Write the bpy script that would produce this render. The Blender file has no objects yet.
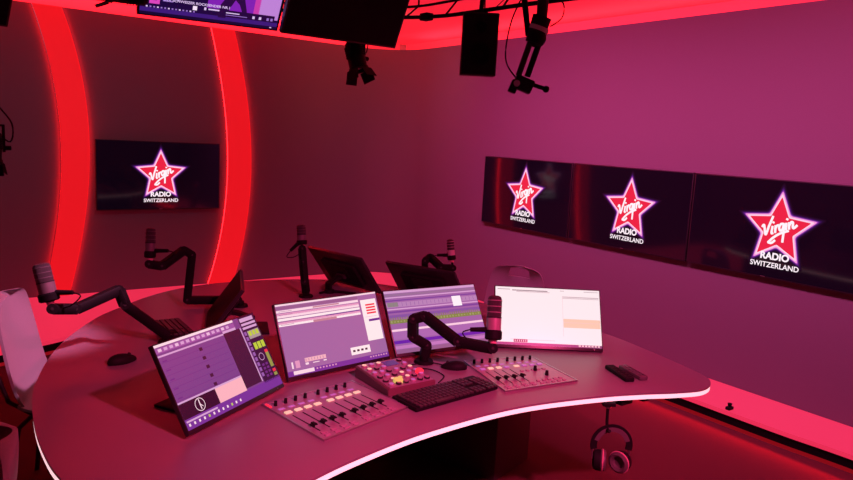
import bpy, bmesh, math, random
from mathutils import Vector, Matrix, Euler
random.seed(4)
PI = math.pi
scene = bpy.context.scene
COL = scene.collection

# ------------------------------------------------------------ camera
CAM = Vector((0, 0, 1.70))
F, YAW, PITCH, ROLL = 693.996, 0.6279177, 0.1472450, 0.0522749
fwd = Vector((math.sin(YAW)*math.cos(PITCH), math.cos(YAW)*math.cos(PITCH), -math.sin(PITCH)))
r0 = Vector((math.cos(YAW), -math.sin(YAW), 0)); u0 = r0.cross(fwd)
rr = math.cos(ROLL)*r0 + math.sin(ROLL)*u0
uu = -math.sin(ROLL)*r0 + math.cos(ROLL)*u0
cd = bpy.data.cameras.new('camera'); cam = bpy.data.objects.new('camera', cd); COL.objects.link(cam)
cd.sensor_fit = 'HORIZONTAL'; cd.sensor_width = 36.0; cd.lens = F/853*36.0; cd.clip_start = .02
m = Matrix((rr, uu, -fwd)).transposed().to_4x4(); m.translation = CAM
cam.matrix_world = m
scene.camera = cam

# ------------------------------------------------------------ world, exposure
scene.view_settings.view_transform = 'Standard'
scene.view_settings.look = 'None'
scene.view_settings.gamma = 1
scene.view_settings.use_curve_mapping = False
scene.view_settings.exposure = 0.0
w = bpy.data.worlds.new('world'); scene.world = w; w.use_nodes = True
w.node_tree.nodes['Background'].inputs[0].default_value = (.5, .02, .06, 1)
w.node_tree.nodes['Background'].inputs[1].default_value = 0.02

# ------------------------------------------------------------ room lights
RED = (1.0, .012, .022)
def area(name, loc, direction, sx, sy, power, color, spread=180):
    d = bpy.data.lights.new(name, 'AREA'); d.shape = 'RECTANGLE'; d.size = sx; d.size_y = sy
    d.energy = power; d.color = color; d.spread = math.radians(spread)
    o = bpy.data.objects.new(name, d); COL.objects.link(o); o.location = loc
    o.rotation_euler = Vector(direction).to_track_quat('-Z', 'Y').to_euler()
    return o
def spot(name, loc, target, power, color, ang=60, blend=1, r=.06):
    d = bpy.data.lights.new(name, 'SPOT'); d.energy = power; d.color = color
    d.spot_size = math.radians(ang); d.spot_blend = blend; d.shadow_soft_size = r
    o = bpy.data.objects.new(name, d); COL.objects.link(o); o.location = loc
    o.rotation_euler = (Vector(target)-Vector(loc)).to_track_quat('-Z', 'Y').to_euler()
    return o
# red LED coves on top of the wall panels, shining at the ceiling
area('cove_light_back', (1.2, 7.02, 2.60), (0, -.35, 1), 6.0, .12, 215, RED)
area('cove_light_right', (4.60, 2.6, 2.60), (-.35, 0, 1), 8.0, .12, 110, RED)
# added, unseen fill lamps near the ceiling: violet wash on the right-hand wall, faint cool wash on the back wall, pink spots on the corner, desk and chair
area('fill_wash_far', (2.66, 4.0, 2.72), (1, .20, -.85), 2.2, .25, 38, (1, .10, .42), 110)
area('fill_wash_near', (2.66, 1.8, 2.72), (1, 0, -.90), 2.2, .25, 41, (1, .107, .435), 110)
area('fill_wash_back', (1.1, 5.0, 2.72), (0, 1, -.8), 3.0, .25, 2, (.05, .65, 1), 110)
spot('fill_spot_corner', (3.2, 5.2, 2.72), (4.3, 6.7, 2.3), 26, (1, .28, .28), 110, 1)
spot('fill_spot_desk', (1.2, -.4, 2.72), (1.5, 1.7, .75), 700, (1, .056, .24), 60, 1)
spot('fill_spot_desk_left', (.6, .8, 2.72), (.55, 2.3, .75), 24, (1, .1, .05), 50, 1)
spot('fill_spot_chair', (1.5, 2.0, 2.72), (.24, 3.42, .70), 480, (1, .25, .52), 15, .5)
area('ledge_under_light', (3.92, 1.9, .060), (-1, 0, -.25), 7.0, .03, 12, RED)  # added red fill, unseen, for the floor beside the ledge

# ------------------------------------------------------------ materials
MATS = {}
def mat(name, base=(.5, .5, .5), rough=.5, metal=0, emit=None, st=1.0, bump=0, scale=60, var=.08, coat=0, spec=.5):
    if name in MATS: return MATS[name]
    mt = bpy.data.materials.new(name); mt.use_nodes = True; nt = mt.node_tree
    b = nt.nodes['Principled BSDF']
    b.inputs['Roughness'].default_value = rough; b.inputs['Metallic'].default_value = metal
    b.inputs['Specular IOR Level'].default_value = spec
    b.inputs['Coat Weight'].default_value = coat
    tc = nt.nodes.new('ShaderNodeTexCoord'); ns = nt.nodes.new('ShaderNodeTexNoise')
    ns.inputs['Scale'].default_value = scale; ns.inputs['Detail'].default_value = 3
    nt.links.new(tc.outputs['Object'], ns.inputs['Vector'])
    mx = nt.nodes.new('ShaderNodeMix'); mx.data_type = 'RGBA'
    mx.inputs['A'].default_value = (*[c*(1-var) for c in base], 1)
    mx.inputs['B'].default_value = (*[min(1, c*(1+var)) for c in base], 1)
    nt.links.new(ns.outputs['Fac'], mx.inputs['Factor']); nt.links.new(mx.outputs['Result'], b.inputs['Base Color'])
    if bump:
        bp = nt.nodes.new('ShaderNodeBump'); bp.inputs['Strength'].default_value = bump; bp.inputs['Distance'].default_value = .004
        nt.links.new(ns.outputs['Fac'], bp.inputs['Height']); nt.links.new(bp.outputs['Normal'], b.inputs['Normal'])
    if emit:
        b.inputs['Emission Color'].default_value = (*emit, 1); b.inputs['Emission Strength'].default_value = st
    MATS[name] = mt
    return mt
def px(name, rgb, st=1.0):          # a lit colour on a screen; rgb as 0-255 display values
    lin = [((c/255+.055)/1.055)**2.4 if c > 10 else c/255/12.92 for c in rgb]
    return mat('screen_'+name, (.006, .006, .008), .22, emit=lin, st=st, var=0)
m_wall = mat('wall_fabric', (.15, .14, .16), .9, bump=.25, scale=220, var=.05)
m_shell = mat('outer_wall_paint', (.6, .55, .55), .8)
m_ceil = mat('ceiling_paint', (.72, .70, .70), .85, scale=8)
m_floor = mat('dark_red_carpet', (.11, .028, .028), .95, bump=.5, scale=300, var=.25)
m_ledge = mat('ledge_red_glow', (.12, .11, .12), .5, emit=(.74, .022, .068), st=1.0, var=.02)
m_black = mat('black_plastic', (.010, .010, .011), .6, bump=.05, scale=400, spec=.12)
m_black2 = mat('matt_black_metal', (.007, .007, .008), .65, spec=.1)
m_dark = mat('dark_grey_plastic', (.03, .028, .03), .55, spec=.2)
m_key = mat('keycap_black', (.035, .03, .033), .4)
m_bezel = mat('monitor_bezel', (.02, .02, .022), .3)
m_table = mat('desk_laminate', (.22, .20, .22), .38, bump=.02, scale=500, var=.04, spec=.5)
m_tunder = mat('desk_underside', (.05, .045, .045), .6)
m_led = mat('led_strip_pink', (.8, .7, .7), .5, emit=(1, .62, .67), st=1.05, var=0)
m_cpanel = mat('ceiling_red_glow', (.3, .2, .2), .7, emit=(.84, .012, .026), st=1.0, var=0)
m_strip = mat('backlit_fabric_red', (.15, .05, .05), .7, emit=(.73, .005, .009), st=1.0, var=0)
m_stripside = mat('led_edge_red', (.5, .1, .1), .7, emit=(1, .01, .015), st=9, var=0)
m_chair = mat('chair_shell_grey', (.30, .28, .31), .45, bump=.08, scale=180)
m_chaird = mat('chair_frame_dark', (.03, .03, .033), .4, .3)
m_panel = mat('mixer_faceplate', (.40, .36, .42), .42, .4)
m_button = mat('button_grey', (.35, .32, .34), .5)
m_metal = mat('brushed_metal', (.5, .48, .5), .3, .9)
m_mic = mat('microphone_body', (.16, .14, .15), .42, .2)
m_micd = mat('microphone_grille', (.06, .05, .055), .5, .3, bump=1, scale=900, var=.4)
m_lit = mat('lit_key_white', (.6, .6, .5), .4, emit=(.60, .50, .30), st=.9, var=0)
m_litg = mat('lit_key_green', (.4, .5, .2), .4, emit=(.42, .42, .08), st=1.0, var=0)
m_litr = mat('lit_key_red', (.6, .05, .05), .4, emit=(.95, .02, .05), st=1.2, var=0)
m_litp = mat('lit_key_violet', (.3, .2, .4), .4, emit=(.22, .08, .30), st=.9, var=0)
m_tvscr = mat('tv_glass_off_black', (.004, .003, .006), .07, emit=(.0025, .0006, .004), st=1.0, var=0)
m_pad = mat('ear_pad_leather', (.10, .09, .09), .5)
m_padring = mat('ear_pad_rim_rose', (.62, .30, .34), .45)
m_micl = mat('microphone_body_light', (.34, .27, .29), .42, .2)
m_off = mat('matt_screen_off', (.004, .004, .005), .5, spec=.12)
m_paper = mat('white_plate', (.6, .58, .58), .5)

# ------------------------------------------------------------ mesh helpers
class MB:
    def __init__(self): self.bm = bmesh.new(); self.mats = []
    def mi(self, m):
        if m not in self.mats: self.mats.append(m)
        return self.mats.index(m)
    def _fin(self, verts, m, M):
        if M is not None: bmesh.ops.transform(self.bm, matrix=M, verts=verts)
        i = self.mi(m); fs = set()
        for v in verts:
            for f in v.link_faces: fs.add(f)
        for f in fs: f.material_index = i
        return list(fs)
    def box(self, c, s, m, M=None, bev=0, R=None, seg=2):
        g = bmesh.ops.create_cube(self.bm, size=1)['verts']
        T = Matrix.Translation(c) @ (R.to_4x4() if R is not None else Matrix.Identity(4)) @ Matrix.Diagonal((*s, 1))
        bmesh.ops.transform(self.bm, matrix=T, verts=g)
        if bev:
            es = list({e for v in g for e in v.link_edges})
            r = bmesh.ops.bevel(self.bm, geom=es, offset=bev, segments=seg, affect='EDGES', profile=.6)
            g = list({v for f in r['faces'] for v in f.verts} | {v for v in g if v.is_valid})
        self._fin(g, m, M); return self
    def cyl(self, p0, p1, r0, m, r1=None, seg=20, M=None):
        p0, p1 = Vector(p0), Vector(p1); d = p1-p0; r1 = r0 if r1 is None else r1
        g = bmesh.ops.create_cone(self.bm, cap_ends=True, segments=seg, radius1=r0, radius2=r1, depth=d.length)['verts']
        T = Matrix.Translation((p0+p1)/2) @ d.to_track_quat('Z', 'Y').to_matrix().to_4x4()
        bmesh.ops.transform(self.bm, matrix=T, verts=g)
        self._fin(g, m, M); return self
    def ball(self, c, r, m, M=None, s=(1, 1, 1)):
        g = bmesh.ops.create_uvsphere(self.bm, u_segments=18, v_segments=12, radius=r)['verts']
        bmesh.ops.transform(self.bm, matrix=Matrix.Translation(c) @ Matrix.Diagonal((*s, 1)), verts=g)
        self._fin(g, m, M); return self
    def sweep(self, pts, prof, m, M=None, closed=False, up=(0, 0, 1)):
        """sweep a 2-D profile (side, up) along pts"""
        pts = [Vector(p) for p in pts]; n = len(pts); rings = []; up = Vector(up)
        for i, p in enumerate(pts):
            a = pts[(i-1) % n] if (closed or i) else p; b = pts[(i+1) % n] if (closed or i < n-1) else p
            t = (b-a).normalized(); s = t.cross(up)
            if s.length < 1e-4: s = t.cross(Vector((1, 0, 0)))
            s.normalize(); u = s.cross(t).normalized()
            rings.append([self.bm.verts.new(p + s*x + u*y) for x, y in prof])
        k = len(prof); vs = [v for r in rings for v in r]
        for i in range(n if closed else n-1):
            A, B = rings[i], rings[(i+1) % n]
            for j in range(k): self.bm.faces.new((A[j], A[(j+1) % k], B[(j+1) % k], B[j]))
        if not closed:
            self.bm.faces.new(rings[0][::-1]); self.bm.faces.new(rings[-1])
        self._fin(vs, m, M); return self
    def tube(self, pts, r, m, M=None, seg=10, closed=False, up=(0, 0, 1)):
        return self.sweep(pts, [(r*math.cos(2*PI*i/seg), r*math.sin(2*PI*i/seg)) for i in range(seg)], m, M, closed, up)
    def lathe(self, prof, m, M=None, seg=28):
        rings = []
        for r, z in prof: rings.append([self.bm.verts.new((max(r, 1e-4)*math.cos(2*PI*i/seg), max(r, 1e-4)*math.sin(2*PI*i/seg), z)) for i in range(seg)])
        for A, B in zip(rings, rings[1:]):
            for j in range(seg): self.bm.faces.new((A[j], A[(j+1) % seg], B[(j+1) % seg], B[j]))
        self.bm.faces.new(rings[0][::-1]); self.bm.faces.new(rings[-1])
        self._fin([v for r in rings for v in r], m, M); return self
    def prism(self, poly, z0, z1, m, M=None, mtop=None, mside=None):
        a = [self.bm.verts.new((x, y, z0)) for x, y in poly]; b = [self.bm.verts.new((x, y, z1)) for x, y in poly]
        n = len(poly); i0 = self.mi(m); i1 = self.mi(mtop or m); i2 = self.mi(mside or m)
        f = self.bm.faces.new(a[::-1]); f.material_index = i0
        f = self.bm.faces.new(b); f.material_index = i1
        for i in range(n):
            f = self.bm.faces.new((a[i], a[(i+1) % n], b[(i+1) % n], b[i])); f.material_index = i2
        if M is not None: bmesh.ops.transform(self.bm, matrix=M, verts=a+b)
        return self
    def poly(self, pts, m, M=None):
        vs = [self.bm.verts.new(p) for p in pts]; f = self.bm.faces.new(vs); f.material_index = self.mi(m)
        if M is not None: bmesh.ops.transform(self.bm, matrix=M, verts=vs)
        return self
    def text(self, s, m, M, size, bold=0, sx=1):
        cu = bpy.data.curves.new('t', 'FONT'); cu.body = s; cu.size = size; cu.offset = bold
        cu.align_x = 'CENTER'; cu.align_y = 'CENTER'
        o = bpy.data.objects.new('t', cu); COL.objects.link(o)
        me = bpy.data.meshes.new_from_object(o.evaluated_get(bpy.context.evaluated_depsgraph_get()))
        bpy.data.objects.remove(o); bpy.data.curves.remove(cu)
        n0 = len(self.bm.verts); f0 = len(self.bm.faces)
        me.transform(M @ Matrix.Diagonal((sx, 1, 1, 1)))
        self.bm.from_mesh(me); bpy.data.meshes.remove(me)
        self.bm.faces.ensure_lookup_table(); i = self.mi(m)
        for f in self.bm.faces[f0:]: f.material_index = i
        return self
    def build(self, name, parent=None, loc=None, smooth=35, kind=None, label=None, fixn=True):
        if fixn: bmesh.ops.recalc_face_normals(self.bm, faces=self.bm.faces)
        me = bpy.data.meshes.new(name); self.bm.to_mesh(me); self.bm.free()
        for mm in self.mats: me.materials.append(mm)
        if smooth:
            me.polygons.foreach_set('use_smooth', [True]*len(me.polygons))
            me.set_sharp_from_angle(angle=math.radians(smooth))
        o = bpy.data.objects.new(name, me); COL.objects.link(o)
        if parent is not None: o.parent = parent
        if loc is not None: o.location = loc
        if kind: o['kind'] = kind
        if label: o['label'] = label
        return o
def thing(name, label, cat, loc=(0, 0, 0), rz=0, group=None):
    o = bpy.data.objects.new(name, None); COL.objects.link(o); o.empty_display_size = .05
    o.location = loc; o.rotation_euler = (0, 0, rz); o['label'] = label; o['category'] = cat
    if group: o['group'] = group
    return o
def tag(o, label, cat, group=None):
    o['label'] = label; o['category'] = cat
    if group: o['group'] = group
    return o
def T(*p): return Matrix.Translation(p)
def RX(a): return Matrix.Rotation(a, 4, 'X')
def RY(a): return Matrix.Rotation(a, 4, 'Y')
def RZ(a): return Matrix.Rotation(a, 4, 'Z')
def smoothpts(P, n=6, closed=False):
    P = [Vector(p) for p in P]; N = len(P); out = []
    for i in range(N if closed else N-1):
        g = lambda k: P[k % N] if closed else P[max(0, min(N-1, k))]
        a, b, c, d = g(i-1), g(i), g(i+1), g(i+2)
        for j in range(n):
            t = j/n
            out.append(.5*((2*b)+(c-a)*t+(2*a-5*b+4*c-d)*t*t+(3*b-a-3*c+d)*t**3))
    if not closed: out.append(P[-1])
    return out

# ------------------------------------------------------------ room
YB, XR, ZC, ZT = 6.871, 4.438, 2.80, 2.638
b = MB(); b.box((1.3, 2.8, -.05), (7.6, 9.8, .1), m_floor); b.build('floor', kind='structure')
b = MB(); b.box((1.3, 2.8, ZC+.05), (7.6, 9.8, .1), m_ceil); b.build('ceiling', kind='structure')
b = MB(); b.box((1.3, 7.3, 1.4), (7.0, .1, 2.8), m_shell); b.build('wall_back_outer', kind='structure')
b = MB(); b.box((4.85, 2.8, 1.4), (.1, 9.1, 2.8), m_shell); b.build('wall_right_outer', kind='structure')
b = MB(); b.box((-2.15, 2.8, 1.4), (.1, 9.1, 2.8), m_wall); b.build('wall_left', kind='structure')
b = MB(); b.box((1.3, -1.8, 1.4), (7.0, .1, 2.8), m_wall); b.build('wall_front', kind='structure')
# fabric wall panels, back and right, joined by a rounded corner
RC = .55
def wall_strip(pts, name):
    b = MB(); z0, z1 = .115, ZT
    n = len(pts)
    def off(i):
        a = Vector(pts[max(0, i-1)]); c = Vector(pts[min(n-1, i+1)]); t = (c-a).normalized()
        return Vector((-t.y, t.x))*.05
    ins = [Vector(p) for p in pts]; outp = [ins[i]+off(i) for i in range(n)]
    poly = [(p.x, p.y) for p in ins] + [(p.x, p.y) for p in outp[::-1]]
    vs = []
    A = [b.bm.verts.new((x, y, z0)) for x, y in poly]; B = [b.bm.verts.new((x, y, z1)) for x, y in poly]
    k = len(poly)
    for i in range(k): b.bm.faces.new((A[i], A[(i+1) % k], B[(i+1) % k], B[i]))
    for i in range(n-1):
        j = k-1-i
        b.bm.faces.new((A[i], A[i+1], A[j-1], A[j])); b.bm.faces.new((B[i], B[j], B[j-1], B[i+1]))
    b.mi(m_wall); return b.build(name, kind='structure', smooth=30)
arc = [(XR-RC+RC*math.sin(a), YB-RC+RC*math.cos(a)) for a in [i*PI/2/16 for i in range(17)]]
wall_strip([(-2.1, YB)] + arc, 'wall_back')
wall_strip([arc[-1], (XR, 2.0), (XR, -1.75)], 'wall_right')
# ledge at the foot of the walls, its red light put in as emission
front = smoothpts([(-2.1, 4.6), (-1, 4.75), (-.2, 5.05), (.35, 5.33), (.75, 5.50), (1.12, 5.70), (1.8, 5.95), (2.6, 6.0), (3.3, 5.7), (3.75, 5.0), (3.94, 4.0), (3.975, 2.6), (3.99, 1.9), (4.02, 1.4), (4.02, 0), (4.02, -1.75)], 6)
b = MB()
back = [(-2.1, YB+.02)] + [(x+.0, y+.0) for x, y in arc] + [(XR+.02, -1.75)]
poly = [(p.x, p.y) for p in [Vector((q[0], q[1])) for q in front]] + back[::-1]
b.prism(poly, .085, .112, m_ledge, mside=m_ledge); b.build('trim_1', kind='structure', smooth=0)
b = MB()
fr2 = [Vector((p[0], p[1], 0)) for p in front]
def offpath(P, d):
    out = []
    for i, p in enumerate(P):
        t = (P[min(i+1, len(P)-1)]-P[max(i-1, 0)]).normalized(); out.append(p+Vector((-t.y, t.x, 0))*d)
    return out
b.sweep([p+Vector((0, 0, .0575)) for p in offpath(fr2, .02)], [(-.01, -.0275), (.01, -.0275), (.01, .0275), (-.01, .0275)], m_black2)
b.build('baseboard_back', kind='structure', smooth=40)
m_under = mat('plinth_red_glow', (.1, .02, .02), .6, emit=(.22, .003, .007), st=1.0, var=0)
b = MB(); b.sweep([p+Vector((0, 0, .016)) for p in offpath(fr2, .03)], [(-.006, -.016), (.006, -.016), (.006, .016), (-.006, .016)], m_under); b.build('ledge_glow_strip', kind='structure', smooth=40)  # emissive strip added below the baseboard for the red glow at the floor

# added ceiling border above the wall tops, red wash put in as emission
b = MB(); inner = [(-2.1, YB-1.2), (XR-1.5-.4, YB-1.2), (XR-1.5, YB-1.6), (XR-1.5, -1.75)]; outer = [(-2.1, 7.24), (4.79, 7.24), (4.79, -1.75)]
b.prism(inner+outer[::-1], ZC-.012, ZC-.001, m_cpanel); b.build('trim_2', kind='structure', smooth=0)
b = MB(); b.box((1.3, 7.235, 2.705), (6.8, .02, .16), m_cpanel); b.box((4.785, 2.75, 2.705), (.02, 8.9, .16), m_cpanel); b.build('trim_3', kind='structure', smooth=0)  # added emissive strips behind the wall tops, continuing the red ceiling wash

# curved light columns on the back wall
def col_x(co, z): return co[0]*z**3+co[1]*z*z+co[2]*z+co[3]
def light_column(label, cl, cr):
    zs = [.116+(ZT-.004-.116)*i/40 for i in range(41)]
    root = thing('curved_light_column', label, 'light', (col_x(cl, .116), YB, .116), 0, None)
    x0 = root.location.x
    L = [(col_x(cl, z)-x0, z-.116) for z in zs]; R = [(col_x(cr, z)-x0, z-.116) for z in zs]
    yf = -.032
    b = MB()
    for (a, c), (d, e) in zip(zip(L, R), zip(L[1:], R[1:])):
        b.poly([(a[0], yf, a[1]), (c[0], yf, c[1]), (e[0], yf, e[1]), (d[0], yf, d[1])], m_strip)
    b.poly([(L[0][0], yf, 0), (R[0][0], yf, 0), (R[0][0], -.001, 0), (L[0][0], -.001, 0)], m_strip)
    bmesh.ops.remove_doubles(b.bm, verts=b.bm.verts, dist=1e-5)
    b.build('diffuser', root, fixn=False, smooth=0)
    for S in (L, R):
        b = MB()
        for a, d in zip(S, S[1:]):
            b.poly([(a[0], yf+.002, a[1]), (d[0], yf+.002, d[1]), (d[0], -.001, d[1]), (a[0], -.001, a[1])], m_stripside)
        bmesh.ops.remove_doubles(b.bm, verts=b.bm.verts, dist=1e-5)
        b.build('led_edge', root, fixn=False, smooth=0)
    b = MB()
    b.tube([(x-.003, yf-.001, z) for x, z in L], .0025, m_metal, seg=6, up=(0, 1, 0)); b.build('edge_profile', root)
light_column('curved red glowing column left of the wall television', (-.009, -.079, .277, .756), (-.014, -.064, .275, .974))
light_column('curved red glowing column between the wall television and the room corner', (.011, -.162, .372, 2.230), (.007, -.145, .343, 2.488))

# ------------------------------------------------------------ televisions
def star_pts(R, r, n=5):
    return [((R if i % 2 == 0 else r)*math.sin(PI*i/n), (R if i % 2 == 0 else r)*math.cos(PI*i/n)) for i in range(2*n)]
def rounded(poly, rad, seg=4):
    out = []; n = len(poly)
    for i in range(n):
        p = Vector(poly[i]); a = (Vector(poly[i-1])-p).normalized(); c = (Vector(poly[(i+1) % n])-p).normalized()
        for j in range(seg+1):
            t = j/seg; q = (p+a*rad)*(1-t)**2 + p*2*t*(1-t) + (p+c*rad)*t*t; out.append((q.x, q.y))
    return out
def offset_poly(poly, d):
    out = []; n = len(poly)
    for i in range(n):
        p = Vector(poly[i]); t1 = (p-Vector(poly[i-1])).normalized(); t2 = (Vector(poly[(i+1) % n])-p).normalized()
        nrm = (Vector((-t1.y, t1.x))+Vector((-t2.y, t2.x))); nrm = nrm/max(.25, nrm.length_squared/2)
        out.append((p.x+nrm.x*d, p.y+nrm.y*d))
    return out
VIRGIN = [  # handwritten strokes, unit space
    [(.02, .60), (.05, .66), (.08, .60), (.12, .20), (.22, .55), (.34, .95)],
    [(.33, .50), (.30, .22), (.34, .20)], [(.35, .66), (.36, .69)],
    [(.42, .50), (.41, .20)], [(.41, .36), (.46, .48), (.51, .49)],
    [(.66, .50), (.58, .52), (.53, .38), (.56, .24), (.63, .28), (.67, .50), (.66, .10), (.63, -.30)],
    [(.74, .50), (.73, .22)], [(.76, .66), (.77, .69)],
    [(.82, .50), (.82, .22)], [(.82, .36), (.88, .50), (.93, .46), (.93, .26), (.97, .22), (1.05, .30)],
    [(.20, -.18), (.35, -.02), (.55, .10), (.80, .14)], [(.20, -.18), (.30, -.24), (.40, -.16)],
]
def ribbons(b, strokes, f, wd, m, M):
    for s in strokes:
        P = smoothpts([(x, y, 0) for x, y in s], 4); P = [Vector(f(p.x, p.y)) for p in P]
        for p, q in zip(P, P[1:]):
            d = (q-p)
            if d.length < 1e-6: continue
            nn = Vector((-d.y, d.x)).normalized()*wd/2; d = d.normalized()*wd*.25
            b.poly([(*(p-nn-d), 0), (*(q-nn+d), 0), (*(q+nn+d), 0), (*(p+nn-d), 0)], m, M)
def tv(label, cx, cy, cz, rz, w=1.107, h=.635, so=0, k=1.0):
    root = thing('wall_television', label, 'television', (cx, cy, cz), rz)
    b = MB(); b.box((0, -.028, 0), (w, .036, h), m_bezel, bev=.003); b.build('bezel_frame', root)
    b = MB(); b.box((0, -.006, 0), (w*.5, .012, h*.5), m_black2); b.build('wall_bracket', root)
    b = MB()
    M0 = T(0, -.0465, 0) @ RX(PI/2)         # local plane: x right, y up, towards viewer = +z
    W2, H2 = w/2-.008, h/2-.008
    b.poly([(-W2, -H2, 0), (W2, -H2, 0), (W2, H2, 0), (-W2, H2, 0)], m_tvscr, M0)
    s = w; R = .183*s*k; r = R*.47
    cxs, cys = (.024+so)*s, h/2-.279*s
    base = [(x+cxs, y+cys) for x, y in star_pts(R, r)]
    glow = [(.034, (10, 3, 20)), (.029, (20, 6, 38)), (.024, (38, 11, 64)), (.020, (66, 22, 100)), (.016, (110, 38, 145)), (.013, (176, 70, 190)), (.0105, (244, 150, 216)), (.0045, (255, 205, 232))]
    z = .0003
    for k, (d, c) in enumerate(glow):
        pl = rounded(offset_poly(base, d*s/1.1), .012+.3*d, 5)
        b.poly([(x, y, z) for x, y in pl], px('glow%d' % k, c), M0 @ T(0, 0, 0)); z += .0003
    pl = rounded(offset_poly(base, -.005), .008, 3)
    b.poly([(x, y, z) for x, y in pl], px('star_red', (236, 34, 66)), M0); z += .0003
    ang = math.radians(20); sc = .195*s
    def f(x, y):
        X, Y = (x-.5)*sc, (y-.22)*sc*.62; X += Y*.25
        return (cxs+X*math.cos(ang)-Y*math.sin(ang), cys-.012+X*math.sin(ang)+Y*math.cos(ang))
    ribbons(b, VIRGIN, f, .0135*s, px('white', (255, 240, 248)), M0 @ T(0, 0, z)); z += .0004
    yR = h/2-.775*h; yS = h/2-.865*h
    b.text('RADIO', px('white', (255, 240, 248)), M0 @ T(cxs-.003*s, yR, z), .054*s, .0022*s)
    b.text('SWITZERLAND', px('white', (255, 240, 248)), M0 @ T(cxs, yS, z), .0415*s, .0008*s)
    b.build('screen', root, fixn=False, smooth=0)
    b = MB(); b.box((0, -.0475, -h/2+.006), (.03, .001, .004), m_metal); b.build('maker_badge', root)
    return root
TVY, TVZ = 5.177, 1.2305
labs = ['first television of the right wall row, nearest the room corner, under the hanging speaker',
        'middle television of the row of three on the right wall',
        'rightmost television, cut by the right edge of the photo']
for i in range(3):
    tv(labs[i], XR, TVY-.02-1.13/2-i*1.14, TVZ, -PI/2, 1.13, .637, (-.012, .012, .035)[i], 1.06)
tv('lone television on the back wall between the two red glowing columns', 1.238+1.132/2, YB, 1.2065, 0, 1.132, .645, -.022, 1.05)

# ------------------------------------------------------------ desk
OUT = [(.256, 1.942), (.239, 2.084), (.236, 2.314), (.257, 2.578), (.294, 2.777), (.377, 3.06), (.483, 3.305), (.648, 3.582), (.786, 3.736), (.916, 3.871),
       (1.064, 3.985), (1.20, 4.055), (1.38, 4.10), (1.60, 4.10), (1.85, 4.05), (2.105, 3.94), (2.28, 3.78), (2.42, 3.56), (2.60, 3.12), (2.73, 2.70), (2.795, 2.27), (2.755, 1.95),
       (2.685, 1.64), (2.625, 1.545), (2.52, 1.508), (2.40, 1.537), (2.239, 1.603), (2.068, 1.66), (1.809, 1.719), (1.60, 1.738), (1.35, 1.728), (1.178, 1.707), (.953, 1.658), (.80, 1.61),
       (.66, 1.565), (.50, 1.56), (.38, 1.62), (.29, 1.76)]
ZD = .75
outl = [(p.x, p.y) for p in smoothpts([(x, y, 0) for x, y in OUT], 5, True)]
desk = thing('studio_desk', 'large curved broadcast desk with a lit pink edge', 'desk', (1.5, 2.7, 0))
def dl(P): return [(x-1.5, y-2.7) for x, y in P]
o2 = dl(outl)
def inset(P, d): return offset_poly(P, d)
b = MB(); b.prism(o2, ZD-.008, ZD, m_table); b.prism(inset(o2, -.012), ZD-.03, ZD-.0081, m_tunder); b.build('tabletop', desk, smooth=40)
b = MB(); b.sweep([(x, y, ZD-.0165) for x, y in inset(o2, -.0065)], [(-.0055, -.0095), (.0055, -.0095), (.0055, .0078), (-.0055, .0078)], m_led, closed=True)
b.build('light_strip', desk, label='glowing pink-white light strip')
for (x, y, sx, sy, a) in ((-.75, -.2, .35, .9, .15), (.80, .15, .35, .8, .3), (0, .95, .9, .35, 0)):
    b = MB(); b.box((x, y, .36), (sx, sy, .72), m_tunder, bev=.01, R=Matrix.Rotation(a, 3, 'Z')); b.build('pedestal', desk)
b = MB(); b.box((0.1, .35, .55), (1.3, .03, .30), m_tunder, bev=.004); b.build('modesty_panel', desk)
b = MB(); b.box((.72, -1.03, ZD-.045), (.07, .05, .03), m_black, bev=.006); b.build('junction_box', desk)
b = MB(); b.box((.86, -1.06, ZD-.04), (.16, .05, .02), m_black, bev=.006); b.build('cable_tray', desk)

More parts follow.
